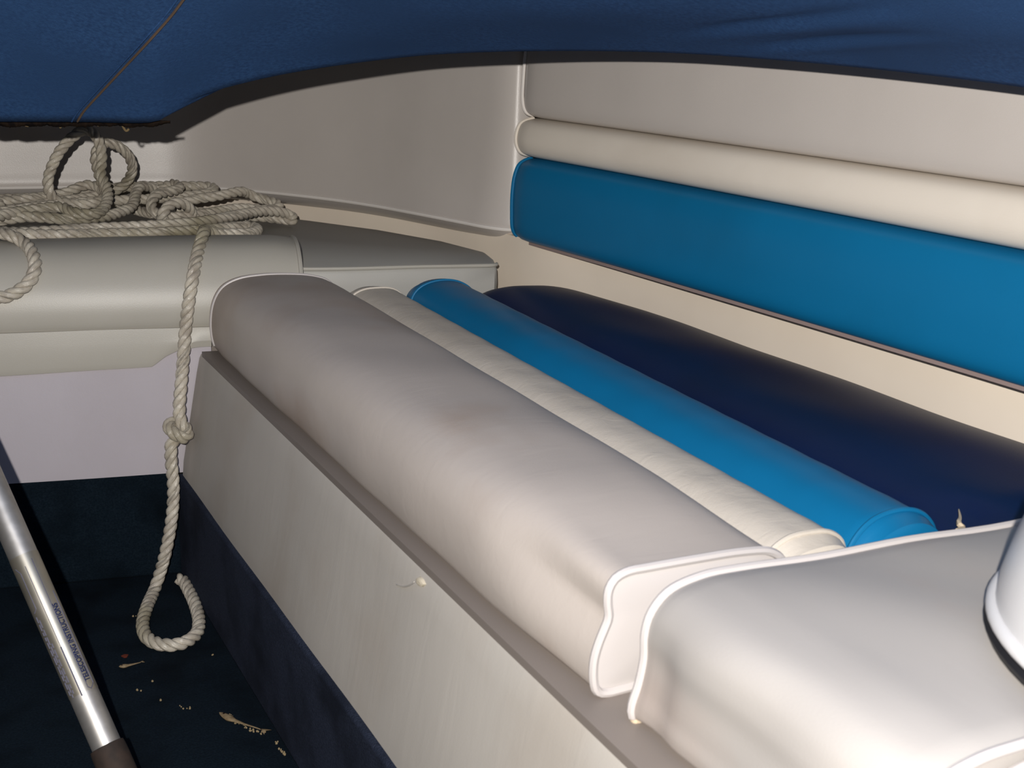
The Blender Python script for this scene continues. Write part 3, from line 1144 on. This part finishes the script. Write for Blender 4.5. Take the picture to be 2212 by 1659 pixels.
# ------------------------------------------------------------------ little things dropped on the carpet
def fish(name, label, head, tail, fat, ragged):
    h, t = pz(*head, .004), pz(*tail, .003)
    ln = np.linalg.norm(t - h)
    d = (t - h) / ln
    sd = np.cross(d, (0, 0, 1))
    sd /= np.linalg.norm(sd)
    o = thing(name, label, 'fish', (h[0], h[1], 0), 'dried minnows on the carpet')
    st = [(0, .15), (.05, .6), (.14, 1.0), (.24, .95), (.36, .6), (.55, .42), (.75, .26), (.86, .16)]
    rings = []
    for q, r in st:
        c = h + d * ln * q + sd * .03 * ln * math.sin(q * 5)
        r = r * fat * (1 + (random.uniform(-.35, .35) if ragged and q > .2 else 0))
        rings.append([c + sd * r * math.cos(a) + np.array([0, 0, .6 * r * math.sin(a)]) for a in np.linspace(0, 6.283, 10, endpoint=False)])
    V, Fc = loft(rings, True, True, True)
    link('body', V, Fc, FISH, o)
    c = h + d * ln * .11 + np.array([0, 0, fat * .5]) + sd * fat * .25
    V, Fc = loft([[c + d * r * math.cos(a) + sd * r * math.sin(a) + np.array([0, 0, z]) for a in np.linspace(0, 6.283, 8, endpoint=False)] for r, z in ((fat * .32, 0), (fat * .26, fat * .15), (fat * .1, fat * .22))], True, False, True)
    link('eye', V, Fc, EYE_M, o)
    b = h + d * ln * .84 + sd * .03 * ln * math.sin(4.2)
    tip = [b, b + d * ln * .16 + sd * ln * .08, b + d * ln * .10, b + d * ln * .17 - sd * ln * .07]
    tip = [p + np.array([0, 0, .0002]) for p in tip]
    V = np.array(tip + [p + np.array([0, 0, .0008]) for p in tip])
    link('tail_fin', V, [(0, 1, 2), (0, 2, 3), (4, 6, 5), (4, 7, 6), (0, 4, 5, 1), (1, 5, 6, 2), (2, 6, 7, 3), (3, 7, 4, 0)], FISH, o, sharp=None)


fish('dried_fish', 'tiny pale dried fish on the blue carpet below the rope loop', (257, 1440), (312, 1430), .0034, False)
fish('dried_fish', 'crumbling dried fish on the carpet close to the carpeted bench riser', (474, 1539), (576, 1584), .0038, True)
c = pz(270, 1418, .0)
V, Fc = loft([[(c[0] + r * (1 + .25 * math.sin(3 * a)) * math.cos(a), c[1] + r * math.sin(a) * 1.1, z) for a in np.linspace(0, 6.283, 14, endpoint=False)] for r, z in ((.0035, 0), (.0037, .0008), (.002, .0016))], True, False, True)
o = link('leaf_flake', V - np.array([c[0], c[1], 0]), Fc, REDFLAKE)
o.location = (c[0], c[1], 0)
o['label'] = 'small rust red flake on the carpet beside the pale dried fish'
o['category'] = 'flake'
# scattered crumbs
bits = []
spots = [(310, 1337), (292, 1334), (326, 1470), (300, 1495), (388, 1525), (400, 1530), (415, 1528), (500, 1548), (512, 1560), (530, 1570), (545, 1578), (560, 1583), (570, 1580), (606, 1622), (612, 1628), (618, 1620), (598, 1605), (345, 1510), (458, 1416), (65, 1130), (300, 1218)]
for u, v in spots:
    for _ in range(5 if u > 480 else 2):
        p = pz(u + random.uniform(-5, 5), v + random.uniform(-4, 4), .0)
        if p[0] > .318 or p[1] > 1.46:
            continue
        r = random.uniform(.0006, .0013)
        bits.append(loft([[(p[0] + r * q * math.cos(a) * random.uniform(.7, 1.2), p[1] + r * q * math.sin(a), z * r) for a in np.linspace(0, 6.283, 6, endpoint=False)] for q, z in ((1, 0), (1, .9), (.5, 1.6))], True, False, True))
V, Fc = join(*bits)
o = link('carpet_crumbs', V, Fc, CRUMB)
o['kind'] = 'stuff'
o['label'] = 'pale crumbs scattered over the dark blue carpet'
o['category'] = 'crumbs'

for o in bpy.data.objects:
    if '_org' in o:
        del o['_org']
